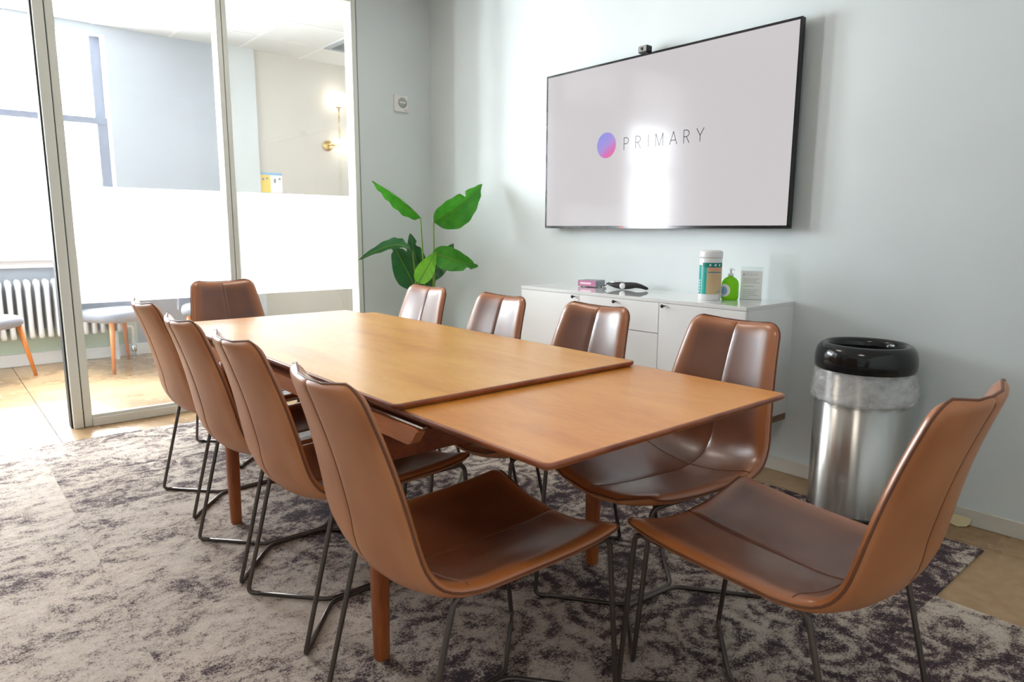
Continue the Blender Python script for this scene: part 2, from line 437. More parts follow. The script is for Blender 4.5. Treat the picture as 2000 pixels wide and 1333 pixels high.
struct(MB().box(XL2-.12, XL2, YG+.1, YB+.25, FZ-.006, ZC2).build('wall_adjoining_left', M_wall))
struct(MB().box(XW+.12, XR2, YG, YG+.1, FZ-.006, ZC2).build('wall_adjoining_near', M_wall))
struct(MB().box(XL2, XL-.12, YG, YG+.1, FZ-.006, ZC2).build('wall_adjoining_near_left', M_wall))
for i,(a,b) in enumerate(WIN):
    W = struct(empty('window_%d' % (i+1), ((a+b)/2, YB, ZS)), 'tall white sash window flooded with daylight')
    h = (b-a)/2; H = ZT-ZS
    MB().box(-h-.03, h+.03, -.10, .02, -.06, -.02, .006).build('window_sill', M_trim, W)
    MB().box(-h-.02, h+.02, -.05, -.001, -.12, -.06, .004).build('sill_apron', M_trim, W)
    MB().box(-h-.0, h, .02, .20, -.06, .0).build('sill_back', M_trim, W)
    for s in (-1,1):
        MB().box(min(s*h,s*(h-.02)), max(s*h,s*(h-.02)), .0, .2, 0, H).build('jamb', M_white, W)
        MB().box(s*(h-.06)-.04, s*(h-.06)+.04, .11, .15, H*.61, H).build('upper_sash_stile', M_sash, W)
        MB().box(s*(h-.06)-.04, s*(h-.06)+.04, .06, .10, 0, H*.63).build('lower_sash_stile', M_sash, W)
    MB().box(-h+.02, h-.02, .055, .10, H*.60, H*.63).build('meeting_rail', M_sash, W)
    MB().box(-h+.02, h-.02, .06, .10, 0, .05).build('bottom_rail', M_trim, W)
    MB().box(-h+.05, h-.05, .078, .082, .05, H*.61).build('pane', M_winglass, W)
    MB().box(-h+.05, h-.05, .128, .132, H*.62, H).build('pane', M_winglass, W)
    portal('window_daylight', ((a+b)/2, YB+.24, (ZS+ZT)/2), (radians(-90),0,0), b-a, H)
# suspended ceiling
ce = struct(MB().box(XL2, XR2, YG+.1, YB+.25, ZC2+.05, ZC2+.12).build('ceiling', M_ceil), 'white suspended tile ceiling of the adjoining room')
tile = MB().box(-.297,.297,-.297,.297,0,.012,.004).mesh('ceiling_tile', M_ceil)
bar_m = MB().box(-.012,.012,-1.16,1.16,0,.006).mesh('grid_bar', M_white)
for k in range(-14, 4):
    x = 3.13+.61*k
    if XL2 < x < XR2: inst('grid_bar', bar_m, ce, (x, 5.90, ZC2-.003))
for y in (5.25,5.86,6.47):
    MB().box(XL2, XR2, y-.012, y+.012, ZC2-.0035, ZC2+.003).build('grid_bar', M_white, ce)
for k in range(-14, 4):
    x = 3.13+.61*k-.305
    for y in (4.945, 5.555, 6.165, 6.775):
        if not (XL2 < x-.3 and x+.3 < XR2): continue
        if abs(x-1.605) < .1 and abs(y-6.165) < .1: continue
        if abs(x-3.435) < .1 and abs(y-6.165) < .1: continue
        inst('ceiling_tile', tile, ce, (x, y, ZC2))
# slot light and vent in the tile ceiling
L = tag(empty('ceiling_light', (1.605, 6.165, ZC2)), 'white recessed ceiling light with a dotted slot, seen through the left glass pane', 'light')
fm = MB(); fm.box(-.3,.3,-.3,-.25,-.012,.012,.003); fm.box(-.3,.3,.25,.3,-.012,.012,.003); fm.box(-.3,-.27,-.25,.25,-.012,.012); fm.box(.27,.3,-.25,.25,-.012,.012)
fm.build('frame', M_white, L); MB().box(-.27,.27,-.25,.25,.0,.01).build('diffuser', M_panel2, L)
hole = MB().box(-.005,.005,-.006,.006,0,.002).mesh('slot_hole', M_print)
for k in range(24): inst('slot_hole', hole, L, (-.25+k*.0217, .275, -.0135))
V = tag(empty('ceiling_vent', (3.435, 6.165, ZC2)), 'square grey air vent set in the tile ceiling above the globe sconce', 'vent')
fm = MB(); fm.box(-.3,.3,-.3,-.25,-.012,.012,.003); fm.box(-.3,.3,.25,.3,-.012,.012,.003); fm.box(-.3,-.25,-.25,.25,-.012,.012); fm.box(.25,.3,-.25,.25,-.012,.012); fm.build('frame', M_greyc, V)
sl = MB().box(-.25,.25,-.004,.02,-.004,.0).mesh('louver', M_greyc)
for k in range(12): inst('louver', sl, V, (0,-.24+k*.042, .004), (radians(28),0,0))
# fill light panels added on the meeting room ceiling, out of view
for i,(x,y) in enumerate(((.2,.6),(1.6,3.2))):
    P = tag(empty('added_fill_panel', (x,y,ZC)), ('flat square panel added as fill light above the near end of the room','flat square panel added as fill light above the far end of the table')[i], 'light')
    fm = MB(); fm.box(-.31,.31,-.31,-.29,-.02,0); fm.box(-.31,.31,.29,.31,-.02,0); fm.box(-.31,-.29,-.29,.29,-.02,0); fm.box(.29,.31,-.29,.29,-.02,0); fm.build('frame', M_white, P)
    MB().box(-.29,.29,-.29,.29,-.014,-.008).build('diffuser', M_panel, P)

# glazed partition
G = tag(empty('glass_partition', (1.5, YG, FZ)), 'aluminium framed glass partition with a frosted band across both panes', 'partition')
def gp(mb): # world -> partition local
    mb.v = [(x-1.5, y-YG, z-FZ) for x,y,z in mb.v]; return mb
Y0, Y1 = YG-.06, YG+.05
gp(MB().box(.575,.625,Y0,Y1,FZ,2.77,.003)).build('door_post', M_alu, G)
gp(MB().box(.566,.575,YG-.03,Y1,FZ,2.77)).build('rubber_seal', M_seal, G)
gp(MB().box(.625,.631,YG-.045,Y1-.01,FZ,2.77)).build('rubber_seal', M_seal, G)
gp(MB().box(.631,.672,Y0+.01,Y1,FZ,2.77,.003)).build('stile', M_alu, G)
gp(MB().box(1.522,1.553,Y0+.005,Y1,.05,2.72,.003)).build('mullion', M_alu, G)
gp(MB().box(1.553,1.557,YG-.04,Y1-.02,.05,2.72)).build('rubber_seal', M_seal, G)
gp(MB().box(1.557,1.586,Y0+.005,Y1,.05,2.72,.003)).build('mullion', M_alu, G)
gp(MB().box(2.44,2.475,Y0,Y1,FZ,2.77,.003)).build('stile', M_alu, G)
gp(MB().box(2.475,2.488,Y0+.012,Y1,FZ,2.77)).build('shadow_gap', M_greyc, G)
gp(MB().box(.672,2.44,Y0+.005,Y1,2.72,2.77,.003)).build('top_rail', M_alu, G)
gp(MB().box(.672,2.44,Y0,Y1,FZ,.045,.003)).build('bottom_rail', M_alu, G)
gp(MB().box(.672,2.44,Y0+.012,Y0+.022,.045,.062,.002)).build('glazing_bead', M_alu, G)
gp(MB().box(-.42,.566,Y0,Y1,2.72,2.77)).build('door_header', M_alu, G)
gp(MB().box(-.42,-.38,Y0,Y1,FZ,2.72)).build('door_post', M_alu, G)
for a,b in ((.672,1.522),(1.586,2.44)):
    gp(MB().box(a,b,YG-.036,YG-.028,.045,2.72)).build('pane', M_glass, G)
    gp(MB().grid([[(a+.004,YG-.0272,.722),(a+.004,YG-.0272,1.392)],[(b-.004,YG-.0272,.722),(b-.004,YG-.0272,1.392)]], False)).build('frosted_film', M_film, G)   # adhesive sheet on the pane

# carpet of square tiles
rug = struct(empty('carpet', (0,0,FZ)), 'distressed grey and plum patterned carpet of square tiles')
rug['kind'] = 'structure'
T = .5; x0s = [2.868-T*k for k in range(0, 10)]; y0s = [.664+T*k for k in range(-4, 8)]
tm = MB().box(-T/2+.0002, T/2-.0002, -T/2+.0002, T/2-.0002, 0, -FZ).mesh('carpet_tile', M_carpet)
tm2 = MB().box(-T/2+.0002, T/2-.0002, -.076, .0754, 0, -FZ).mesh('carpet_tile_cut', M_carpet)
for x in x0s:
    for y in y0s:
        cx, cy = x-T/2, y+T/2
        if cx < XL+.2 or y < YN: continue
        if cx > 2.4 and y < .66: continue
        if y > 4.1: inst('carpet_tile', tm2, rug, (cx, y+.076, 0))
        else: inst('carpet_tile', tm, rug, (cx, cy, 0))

# ------------------------------------------------------------------ dining table
TB = tag(empty('extending_table', (1.257, 2.1, 0)), 'honey coloured wooden extending table with pulled out end leaves', 'table')
OX, OY = 1.257, 2.1
def tl(mb): mb.v = [(x-OX, y-OY, z) for x,y,z in mb.v]; return mb
def rrect(x0,x1,y0,y1,r,n=5):
    out = []
    for cx,cy,a0 in ((x1-r,y0+r,-90),(x1-r,y1-r,0),(x0+r,y1-r,90),(x0+r,y0+r,180)):
        for k in range(n+1):
            a = radians(a0+90*k/n); out.append((cx+r*cos(a), cy+r*sin(a)))
    return out
def slab(x0,x1,y0,y1,z0,z1,mtop,name,r=.022):
    e = .007; h = z1-z0
    tl(MB().prism(rrect(x0+e,x1-e,y0+e,y1-e,r-e), z0+.002, z1)).build(name, mtop, TB)
    prof = [(e,z1-.0003),(.003,z1-.0004),(.0008,z1-.002),(0,z1-h*.34),(.002,z1-h*.62),(.008,z0+.0015),(.013,z0),(.03,z0)]
    rows = []
    for o_,zz in prof:
        q = rrect(x0+o_,x1-o_,y0+o_,y1-o_,max(r-o_,.002)); rows.append([(a,b,zz) for a,b in q+q[:1]])
    tl(MB().grid(rows, True)).build('edge_lipping', M_edge, TB)
slab(.812,1.702,1.372,3.05,.728,.745,M_top,'tabletop')
slab(.835,1.722,.872,1.56,.7105,.7275,M_leaf,'end_leaf')
slab(.826,1.708,2.86,3.36,.7105,.7275,M_leaf,'end_leaf')
LY = (1.525, 2.665)
for s,x in ((1,.842),(-1,1.685)):
    # side bars with bevelled ends, slide rails above them
    poly = [(1.318,.697),(1.306,.690),(1.330,.658),(1.345,.652),(2.86,.652),(2.88,.690),(2.87,.697)]
    sb = MB(); sb.prism([(y,z) for y,z in poly], x-.013, x+.013); sb.v = [(c,a,b) for a,b,c in sb.v]; tl(sb).build('side_apron', M_bar_lit, TB)
    tl(MB().box(x-.004+s*.03,x+.018+s*.03,1.30,2.9,.690,.7095,.002)).build('leaf_runner', M_edge, TB)
    tl(MB().box(x-.009,x+.003,1.285,1.95,.702,.7065)).build('slide_rail', M_chrome, TB)
for y in LY: tl(MB().box(.857,1.67,y-.012,y+.012,.555,.672,.003)).build('end_apron', M_apron, TB)
for y in (1.8,2.4): tl(MB().box(.857,1.67,y-.03,y+.03,.672,.728)).build('spacer_rail', M_apron, TB)
def legmesh():
    m = MB(); n = 12
    def sec(r): return [(r*1.0*math.copysign(abs(cos(a))**.55, cos(a)), r*math.copysign(abs(sin(a))**.55, sin(a))) for a in [2*pi*k/n+pi/n for k in range(n)]]
    P = []
    for z,r in ((0,.0185),(.004,.0195),(.3,.0235),(.615,.026),(.652,.026)): P.append([(x,y,z) for x,y in sec(r)]+[(sec(r)[0][0],sec(r)[0][1],z)])
    m.grid(P, True); m.f.append(tuple(range(n))[::-1]); m.sm.append(False); L0 = 4*(n+1); m.f.append(tuple(range(L0,L0+n))); m.sm.append(False)
    return m.mesh('leg', M_leg)
lm = legmesh()
for y in LY:
    for x in (.845,1.682): inst('leg', lm, TB, (x-OX, y-OY, 0))

# ------------------------------------------------------------------ leather chairs
EDGE = [(.250,.468),(.20,.457),(.13,.449),(.04,.443),(-.06,.439),(-.14,.437),(-.195,.443),(-.235,.462),(-.262,.498),(-.277,.545),(-.290,.605),(-.308,.68),(-.330,.755),(-.354,.825),(-.372,.872)]
def resample(pts, n):
    pts = [Vector((0,a,b)) for a,b in pts]
    # catmull-rom smooth, then arc-length resample
    q = []
    for i in range(len(pts)-1):
        p0 = pts[max(i-1,0)]; p1 = pts[i]; p2 = pts[i+1]; p3 = pts[min(i+2,len(pts)-1)]
        for k in range(10):
            t = k/10; q.append(.5*((2*p1)+(p2-p0)*t+(2*p0-5*p1+4*p2-p3)*t*t+(3*p1-p0-3*p2+p3)*t**3))
    q.append(pts[-1]); d = [0]
    for i in range(1,len(q)): d.append(d[-1]+(q[i]-q[i-1]).length)
    Ltot = d[-1]
    # denser at both ends
    ss = [Ltot*x for x in n]; out = []; j = 0
    for s_ in ss:
        while j < len(d)-2 and d[j+1] < s_: j += 1
        t = (s_-d[j])/max(d[j+1]-d[j],1e-9); out.append(q[j].lerp(q[j+1], min(max(t,0),1)))
    return out, ss, Ltot
us = [0,.004,.010,.018,.03,.045]+[.065+.87*i/40 for i in range(41)]+[.955,.97,.982,.990,.996,1]
RIM, SS, LT = resample(EDGE, us)
vs_ = [sin(pi/2*t) for t in [i/11 for i in range(1,12)]]
vpos = sorted(set([.012,.028,.055]+vs_)); VV = [-v for v in reversed(vpos)]+[0]+vpos
def wid(i):
    s = SS[i]; u = s/LT
    w_ = .243+.006*math.exp(-((u-.12)/.15)**2) if u < .42 else .243-(.243-.169)*((u-.42)/.58)**1.05
    for r,dd in ((.020,s),(.042,LT-s)):
        if dd < r: w_ -= r-sqrt(max(r*r-(r-dd)**2,0))
    return w_
def nrm(i):
    a = RIM[max(i-1,0)]; b = RIM[min(i+1,len(RIM)-1)]; t = (b-a).normalized(); return Vector((0,-t.z,t.y))*-1   # into the sitter
def shell_pt(i, v, side):
    u = SS[i]/LT; n = nrm(i)
    if n.z < 0 and u < .4: n = -n
    if u >= .4 and n.y < 0: n = -n
    dish = .056 if u < .40 else .056-.028*min(1,(u-.4)/.25)
    w_ = wid(i); base = RIM[i] - n*dish*(1-v*v)
    d = (1-abs(v))*w_; su = min(SS[i], LT-SS[i])
    ed = lambda x, r: sqrt(max(1-(1-min(x/r,1))**2, 0))
    e = ed(d,.045)*ed(su,.035)
    cr = math.exp(-(v*w_/.007)**2)
    if side > 0: off = .024*e - .003*cr*e
    else: off = -(.010*ed(d,.02)*ed(su,.02)) + .0025*cr
    p = base + n*off; return Vector((v*w_, p.y, p.z))
KI = min(range(len(RIM)), key=lambda i: abs(SS[i]/LT-.455))
def wear_attr(me, i0, i1):
    a = me.color_attributes.new('wear', 'FLOAT_COLOR', 'POINT'); k = 0
    for i in range(i0, i1+1):
        for v in VV:
            d = (1-abs(v))*wid(i); su = min(SS[i], LT-SS[i]); q = min(d/.075, su/.06, 1.0); q = q*q*(3-2*q)
            a.data[k].color = (q,q,q,1); k += 1
    return me
def panel(i0, i1, side): return MB().grid([[shell_pt(i,v,side) for v in VV] for i in range(i0,i1+1)], True)
def chair_meshes():
    N = len(RIM)-1; D = {}
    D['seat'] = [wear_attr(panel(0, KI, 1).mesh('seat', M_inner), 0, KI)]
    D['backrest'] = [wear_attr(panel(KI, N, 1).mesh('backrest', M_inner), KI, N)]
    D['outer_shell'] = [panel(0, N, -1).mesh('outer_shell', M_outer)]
    rim = [Vector((-wid(i), RIM[i].y, RIM[i].z)) for i in range(N+1)]+[Vector((wid(N)*t, *shell_pt(N, t, 0)[1:])) for t in (-.5,0,.5)]+[Vector((wid(i), RIM[i].y, RIM[i].z)) for i in range(N,-1,-1)]+[Vector((wid(0)*t, *shell_pt(0,t,0)[1:])) for t in (.5,0,-.5)]
    D['piping'] = [MB().tube(rim, .0030, 6, True).mesh('piping', M_pipe)]
    sm = [MB().tube([shell_pt(i,0,1)+nrm(i)*0 for i in range(2,N-1)], .0017, 6).mesh('seam', M_pipe),
          MB().tube([shell_pt(i,0,-1) for i in range(2,N-1)], .0017, 6).mesh('seam', M_pipe),
          MB().tube([shell_pt(KI,v,1) for v in VV[2:-2]], .0017, 6).mesh('seam', M_pipe)]
    D['seam'] = sm
    legs = []; rails = []; run = []; z = .0062
    for s in (-1,1):
        RT = Vector((s*.215,-.195,.4245)); FT = Vector((s*.222,.238,.4335)); RF = Vector((s*.216,-.300,z)); FF = Vector((s*.216,.283,z))
        RJ = Vector((s*.0068,-.118,z)); FJ = Vector((s*.0068,.098,z)); a = RT.lerp(FT,.12); b = RT.lerp(FT,.86)
        legs.append(fillet([a, RT, RF, RF.lerp(RJ,.16)], .038)); legs.append(fillet([b, FT, FF, FF.lerp(FJ,.16)], .038))
        rails.append([a, b]); run.append(fillet([RF.lerp(RJ,.16), RJ, FJ, FF.lerp(FJ,.16)], .03))
    D['leg'] = [MB().tube(p, .0068, 10).mesh('leg', M_rod) for p in legs]
    D['seat_rail'] = [MB().tube(p, .0068, 10).mesh('seat_rail', M_rod) for p in rails]
    D['floor_runner'] = [MB().tube(p, .0068, 10).mesh('floor_runner', M_rod) for p in run]
    return D
CH = chair_meshes()
def chair(x, y, yaw, label):
    c = tag(empty('dining_chair', (x,y,0), radians(yaw)), label, 'chair', 'brown leather chairs around the table')
    for nm, ms in CH.items():
        for m_ in ms: inst(nm, m_, c)
    return c
chair(1.02, 3.015, -89.5, 'brown leather chair on the doorway side, farthest from the viewer in its row')
chair(.985, 2.38, -89.5, 'brown leather chair on the doorway side, second from the glass in its row')
chair(.985, 1.875, -90, 'brown leather chair on the doorway side, third from the glass in its row')
chair(.95, 1.245, -93, 'nearest brown leather chair on the doorway side, tan back towards the viewer')
chair(1.58, 2.94, 89, 'brown leather chair facing the viewer in front of the potted plant')
chair(1.578, 2.352, 88, 'brown leather chair between plant and left end of the white cabinet')
chair(1.605, 1.804, 88.5, 'brown leather chair directly in front of the cabinet drawers')
chair(1.645, 1.252, 85, 'brown leather chair on the cabinet side of the table, nearest the steel bin')
chair(1.272, 3.575, 182.5, 'brown leather chair at the far head of the table before the glass')
chair(1.459, .744, -2, 'brown leather chair at the near end of the table, in the right foreground')

# ------------------------------------------------------------------ wall screen
TY0, TY1, TZ0, TZ1 = 1.590, 3.216, 1.168, 2.087
tv = tag(empty('wall_television', (XW-.05, (TY0+TY1)/2, TZ0)), 'large flat wall screen with thin black frame showing a wordmark', 'television')
cy0 = (TY0+TY1)/2; hw = (TY1-TY0)/2; hh = TZ1-TZ0
MB().box(-.012,.012,-hw,hw,0,hh,.003).build('housing', M_blackm, tv)
MB().box(.012,.05,-hw*.55,hw*.55,.1,hh-.2).build('wall_mount', M_blackm, tv)
bz = .011
fb = MB(); fb.box(-.018,-.012,-hw,hw,0,bz+.004); fb.box(-.018,-.012,-hw,hw,hh-bz,hh); fb.box(-.018,-.012,-hw,-hw+bz,bz,hh-bz); fb.box(-.018,-.012,hw-bz,hw,bz,hh-bz)
fb.build('bezel', M_blackp, tv)
scr = MB().box(-.0155,-.012,-hw+bz,hw-bz,bz+.004,hh-bz).build('screen', M_screen, tv)
MB().box(-.019,-.018,.17,.20,.003,.010).build('standby_light', M_red, tv)
dl = MB(); pr = [(.071*cos(a),.071*sin(a)) for a in [2*pi*k/48 for k in range(48)]]
dl.add([(-.0003,a,b) for a,b in pr]+[(.0002,a,b) for a,b in pr], [tuple(range(48)), tuple(range(48,96))]+[(k,(k+1)%48,48+(k+1)%48,48+k) for k in range(48)])
disc = dl.build('logo_disc', M_logo, scr); disc.location = (-.0158, 2.716-cy0, 1.636-TZ0)
GL = {'P':(.5,[[(0,0),(0,1)],[(0,1),(.26,1),(.42,.93),(.5,.80),(.5,.68),(.42,.55),(.26,.48),(0,.48)]]),
 'R':(.52,[[(0,0),(0,1)],[(0,1),(.26,1),(.42,.93),(.5,.80),(.5,.68),(.42,.55),(.26,.48),(0,.48)],[(.24,.48),(.52,0)]]),
 'I':(.0,[[(0,0),(0,1)]]), 'M':(.72,[[(0,0),(0,1),(.36,.04),(.72,1),(.72,0)]]),
 'A':(.70,[[(0,0),(.35,1),(.70,0)],[(.11,.33),(.59,.33)]]), 'Y':(.66,[[(0,1),(.33,.46),(.66,1)],[(.33,.46),(.33,0)]])}
def letter(ch, h, sw, depth, mat, parent, loc, dirv):
    # strokes in the plane spanned by dirv (reading direction) and z
    m_ = MB(); d = Vector(dirv); nrm_ = Vector((0,0,1)).cross(d)
    for st in GL[ch][1]:
        for (a,b) in zip(st[:-1], st[1:]):
            A = d*(a[0]*h)+Vector((0,0,a[1]*h)); B = d*(b[0]*h)+Vector((0,0,b[1]*h)); t = (B-A).normalized(); A = A-t*sw*.35; B = B+t*sw*.35
            n = t.cross(nrm_).normalized()*sw*.5; q = nrm_*depth*.5
            m_.add([A+n+q,A-n+q,B-n+q,B+n+q,A+n-q,A-n-q,B-n-q,B+n-q], [(0,1,2,3),(7,6,5,4),(0,4,5,1),(1,5,6,2),(2,6,7,3),(3,7,4,0)])
    o = m_.build('letter', mat, parent); o.location = loc; return o
YS = [2.586, 2.497, 2.410, 2.358, 2.252, 2.163, 2.094]
YS = [2.586, 2.503, 2.416, 2.367, 2.276, 2.189, 2.112]
for ch,y in zip('PRIMARY', YS): letter(ch, .064, .0036, .0004, M_ink, scr, (-.0158, y-cy0, 1.6015-TZ0), (0,-1,0))
# camera clipped on the screen's top edge
wc = tag(empty('webcam', (XW-.062, 2.457, TZ1)), 'small webcam perched on the top edge of the wall screen', 'webcam')
MB().box(-.026,.020,-.028,.034,.002,.038,.005).build('body', M_blackm, wc)
MB().box(-.029,-.026,-.024,.030,.006,.034,.001).build('face_plate', M_chrome, wc)
MB().lathe([(0,-.031),(.008,-.031),(.009,-.029)], 20, (0,.004,.02), axis='x').build('lens', M_blackp, wc)
MB().box(-.024,.018,-.02,.026,0,.003).build('clip', M_blackm, wc)

# ------------------------------------------------------------------ wall cabinet
CX0, CX1, CY0, CY1, CZ0, CZ1 = 2.70, XW, 1.573, 3.045, .292, .831
cb = tag(empty('wall_cabinet', (XW, (CY0+CY1)/2, CZ0)), 'white wall-hung cabinet with glossy top and black knobs', 'cabinet')
def cl(mb): mb.v = [(x-XW, y-(CY0+CY1)/2, z-CZ0) for x,y,z in mb.v]; return mb
cl(MB().box(CX0,CX1,CY0,CY0+.016,CZ0,CZ1-.018,.001)).build('side_panel', M_lacq, cb)
cl(MB().box(CX0,CX1,CY1-.016,CY1,CZ0,CZ1-.018,.001)).build('side_panel', M_lacq, cb)
cl(MB().box(CX0,CX1-.01,CY0+.016,CY1-.016,CZ0,CZ0+.016)).build('bottom_panel', M_lacq, cb)
cl(MB().box(CX1-.01,CX1,CY0+.016,CY1-.016,CZ0,CZ1-.018)).build('back_panel', M_lacq, cb)
for y in (2.038,2.572): cl(MB().box(CX0,CX1-.01,y-.008,y+.008,CZ0+.016,CZ1-.018)).build('divider', M_lacq, cb)
cl(MB().box(CX0-.018,CX1,CY0-.001,CY1+.001,CZ1-.018,CZ1,.0012)).build('top_panel', M_gloss, cb)
def knob(parent, y, z):
    m_ = MB().lathe([(.0035,0),(.0035,-.014),(.008,-.017),(.009,-.021),(.007,-.025),(0,-.026)], 16, (CX0-.018, y, z), axis='x'); cl(m_)
    m_.build('knob', M_blackm, parent)
def front(name, y0, y1, z0, z1, ky, kz):
    d = cl(MB().box(CX0-.018,CX0-.0005,y0+.0016,y1-.0016,z0+.0016,z1-.0016,.001)).build(name, M_lacq, cb); knob(d, ky, kz)
front('door', CY0, 2.038, CZ0, CZ1-.018, 2.005, .800)
front('drawer', 2.038, 2.572, .661, CZ1-.018, 2.310, .797)
front('drawer', 2.038, 2.572, CZ0, .661, 2.310, .62)
front('door', 2.572, CY1, CZ0, CZ1-.018, 2.604, .800)
for y in (CY0+.004, CY1-.034, 2.3): cl(MB().box(CX0+.01,CX1,y,y+.03,CZ0-.034,CZ0,.002)).build('support_batten', M_batten, cb)

# things on the cabinet
ZTOP = CZ1
B = tag(empty('small_box', (2.955, 2.735, ZTOP), radians(-82)), 'small pink and grey box lying on the left of the cabinet top', 'box')
MB().box(-.062,.062,-.048,.048,.004,.040,.002).build('body', M_greyc, B)
MB().box(-.0625,.0625,-.0485,-.046,.005,.039).build('pink_side', M_pink, B); MB().box(-.045,.03,-.0495,-.0485,.017,.028).build('label_strip', M_pinkl, B)
for x in (-.045,.045):
    for y in (-.035,.035): MB().lathe([(.005,0),(.005,.004)], 10, (x,y,0)).build('foot', M_blackm, B)
Hs = tag(empty('handset', (2.95, 2.49, ZTOP), radians(-72)), 'black curved handset with a round white badge lying beside the small box', 'handset')
path = [(-.10,0,.030),(-.085,0,.028),(-.05,0,.022),(-.01,0,.021),(.04,0,.024),(.075,0,.027),(.105,0,.022),(.135,0,.013),(.145,0,.012)]
P = []
for i,(x,y,z) in enumerate(path):
    ry = [.008,.016,.022,.026,.026,.024,.018,.010,.004][i]; rz = [.004,.009,.014,.020,.019,.015,.012,.009,.004][i]
    P.append([(x, ry*cos(a), z+rz*sin(a)) for a in [2*pi*k/14 for k in range(15)]])
MB().grid(P, True).build('body', M_blackm, Hs)
MB().lathe([(0,-.0285),(.014,-.0285),(.017,-.026),(.017,-.016)], 22, (.004,0,.022), axis='y').build('badge', M_white, Hs)
MB().tube([(-.09,0,.036),(-.04,0,.041),(0,0,.042)], .004, 8).build('spine', M_chrome, Hs)
MB().tube([(-.10,.004,.027),(-.12,.004,.012),(-.115,-.004,.005),(-.10,-.006,.004)], .0025, 8).build('hook', M_blackm, Hs)
# wipes tub
Wp = tag(empty('wipes_tub', (2.845, 1.868, ZTOP), radians(213)), 'white cylindrical wipes tub with teal and sand label on the cabinet', 'tub')
R = .0525
MB().lathe([(R-.002,0),(R,.003),(R,.196),(R-.002,.200)], 40).build('body', M_white, Wp)
MB().lathe([(R+.0005,.200),(R+.001,.204),(R+.001,.226),(R-.003,.232),(R-.012,.235),(0,.235)], 40).build('lid', M_white, Wp)
def patch(a0,a1,z0,z1,mat,name,parent,r=R+.0006):
    n = max(2,int(abs(a1-a0)/6)); A = [-radians(a0+(a1-a0)*k/n) for k in range(n+1)]
    m_ = MB().grid([[(r*cos(a),r*sin(a),z) for z in (z0,z1)] for a in A], True); m_.build(name, mat, parent); return m_
patch(-72,18,.030,.176,M_sand,'label_panel',Wp); patch(18,44,.030,.176,M_teal,'label_band',Wp); patch(49,78,.030,.166,M_teal,'label_band',Wp)
patch(-72,44,.156,.178,M_tealh,'label_header',Wp,R+.001); patch(-72,18,.142,.155,M_salmon,'label_strip',Wp,R+.001); patch(-60,12,.131,.135,M_blue,'label_text_line',Wp,R+.0012)
for k in range(4): patch(-60,10,.072+.013*k,.0735+.013*k,M_salmon,'label_text_line',Wp,R+.001)
for a in (-52,-28,-2): patch(a,a+9,.162,.172,M_white,'label_mark',Wp,R+.0014)
patch(-54,-42,.036,.048,M_print,'label_mark',Wp,R+.0012); patch(-38,-28,.036,.040,M_print,'label_mark',Wp,R+.0012)
for k in range(5): patch(58,68,.038+.013*k,.045+.013*k,M_paper,'label_letter',Wp,R+.0012)
# soap bottle
S = tag(empty('soap_bottle', (2.93, 1.812, ZTOP), radians(205)), 'bright green pump soap bottle beside the wipes tub', 'bottle')
MB().lathe([(.034,0),(.039,.004),(.040,.012),(.040,.072),(.037,.088),(.028,.101),(.016,.108),(.013,.110)], 32).build('body', M_soap, S)
MB().lathe([(.0135,.109),(.0135,.124),(.012,.126),(.005,.127),(.005,.142),(.0,.142)], 20).build('pump_collar', M_chrome, S)
hd = MB(); hd.lathe([(.0,.140),(.009,.140),(.009,.148),(.007,.151),(0,.151)], 16); hd.tube([(0,0,.146),(.02,.012,.147),(.032,.019,.143)], [.005,.004,.003], 8); hd.build('pump_head', M_clearp, S)
lab = MB(); n = 24
ctr = radians(-34)
rows = []
for i in range(9):
    rr = .030*i/8
    rows.append([((.0408)*cos(ctr+rr*cos(t)/.04), (.0408)*sin(ctr+rr*cos(t)/.04), .046+rr*1.05*sin(t)) for t in [2*pi*k/n for k in range(n+1)]])
lab.grid(rows, True).build('label_sticker', M_paper, S)
rows = [[(.0413*cos(ctr+.017*i/3*cos(t)/.04), .0413*sin(ctr+.017*i/3*cos(t)/.04), .044+.019*i/3*sin(t)) for t in [2*pi*k/n for k in range(n+1)]] for i in range(4)]
MB().grid(rows, True).build('label_drop', M_bluep, S)
# acrylic sign
A_ = tag(empty('sign_holder', (3.0, 1.742, ZTOP), radians(-60)), 'clear upright holder with a white printed card at the end of the cabinet', 'sign')
tilt = Matrix.Rotation(radians(-6), 4, 'X')
MB().box(-.05,.05,0,.003,.0,.158, M=tilt).build('acrylic_plate', M_clearp, A_); MB().box(-.05,.05,0,.05,0,.003).build('acrylic_foot', M_clearp, A_)
card = MB().box(-.048,.048,-.0008,.0,.003,.138, M=tilt).build('card', M_paper, A_)
for k,wd in enumerate((.07,.06,.074,.0,.05,.0,.07,.064,.055,.068,.03)):
    if wd: MB().box(-.037,-.037+wd,-.0013,-.0008,.098-.0085*k,.0995-.0085*k, M=tilt).build('print_line', M_print, card)
xl = -.026
dm = MB().lathe([(0,-.0006),(.0042,-.0006),(.0042,0)], 16, axis='y'); dm.v = [tuple(tilt @ Vector((x-.036,y-.0008,z+.120))) for x,y,z in dm.v]; dm.build('print_disc', M_print, card)
for ch in 'PRIMARY':
    o = letter(ch, .0075, .0006, .0004, M_print, card, tilt @ Vector((xl,-.0011,.116)), (1,0,0)); o.rotation_euler = (radians(-6),0,0); xl += GL[ch][0]*.0075+.0048

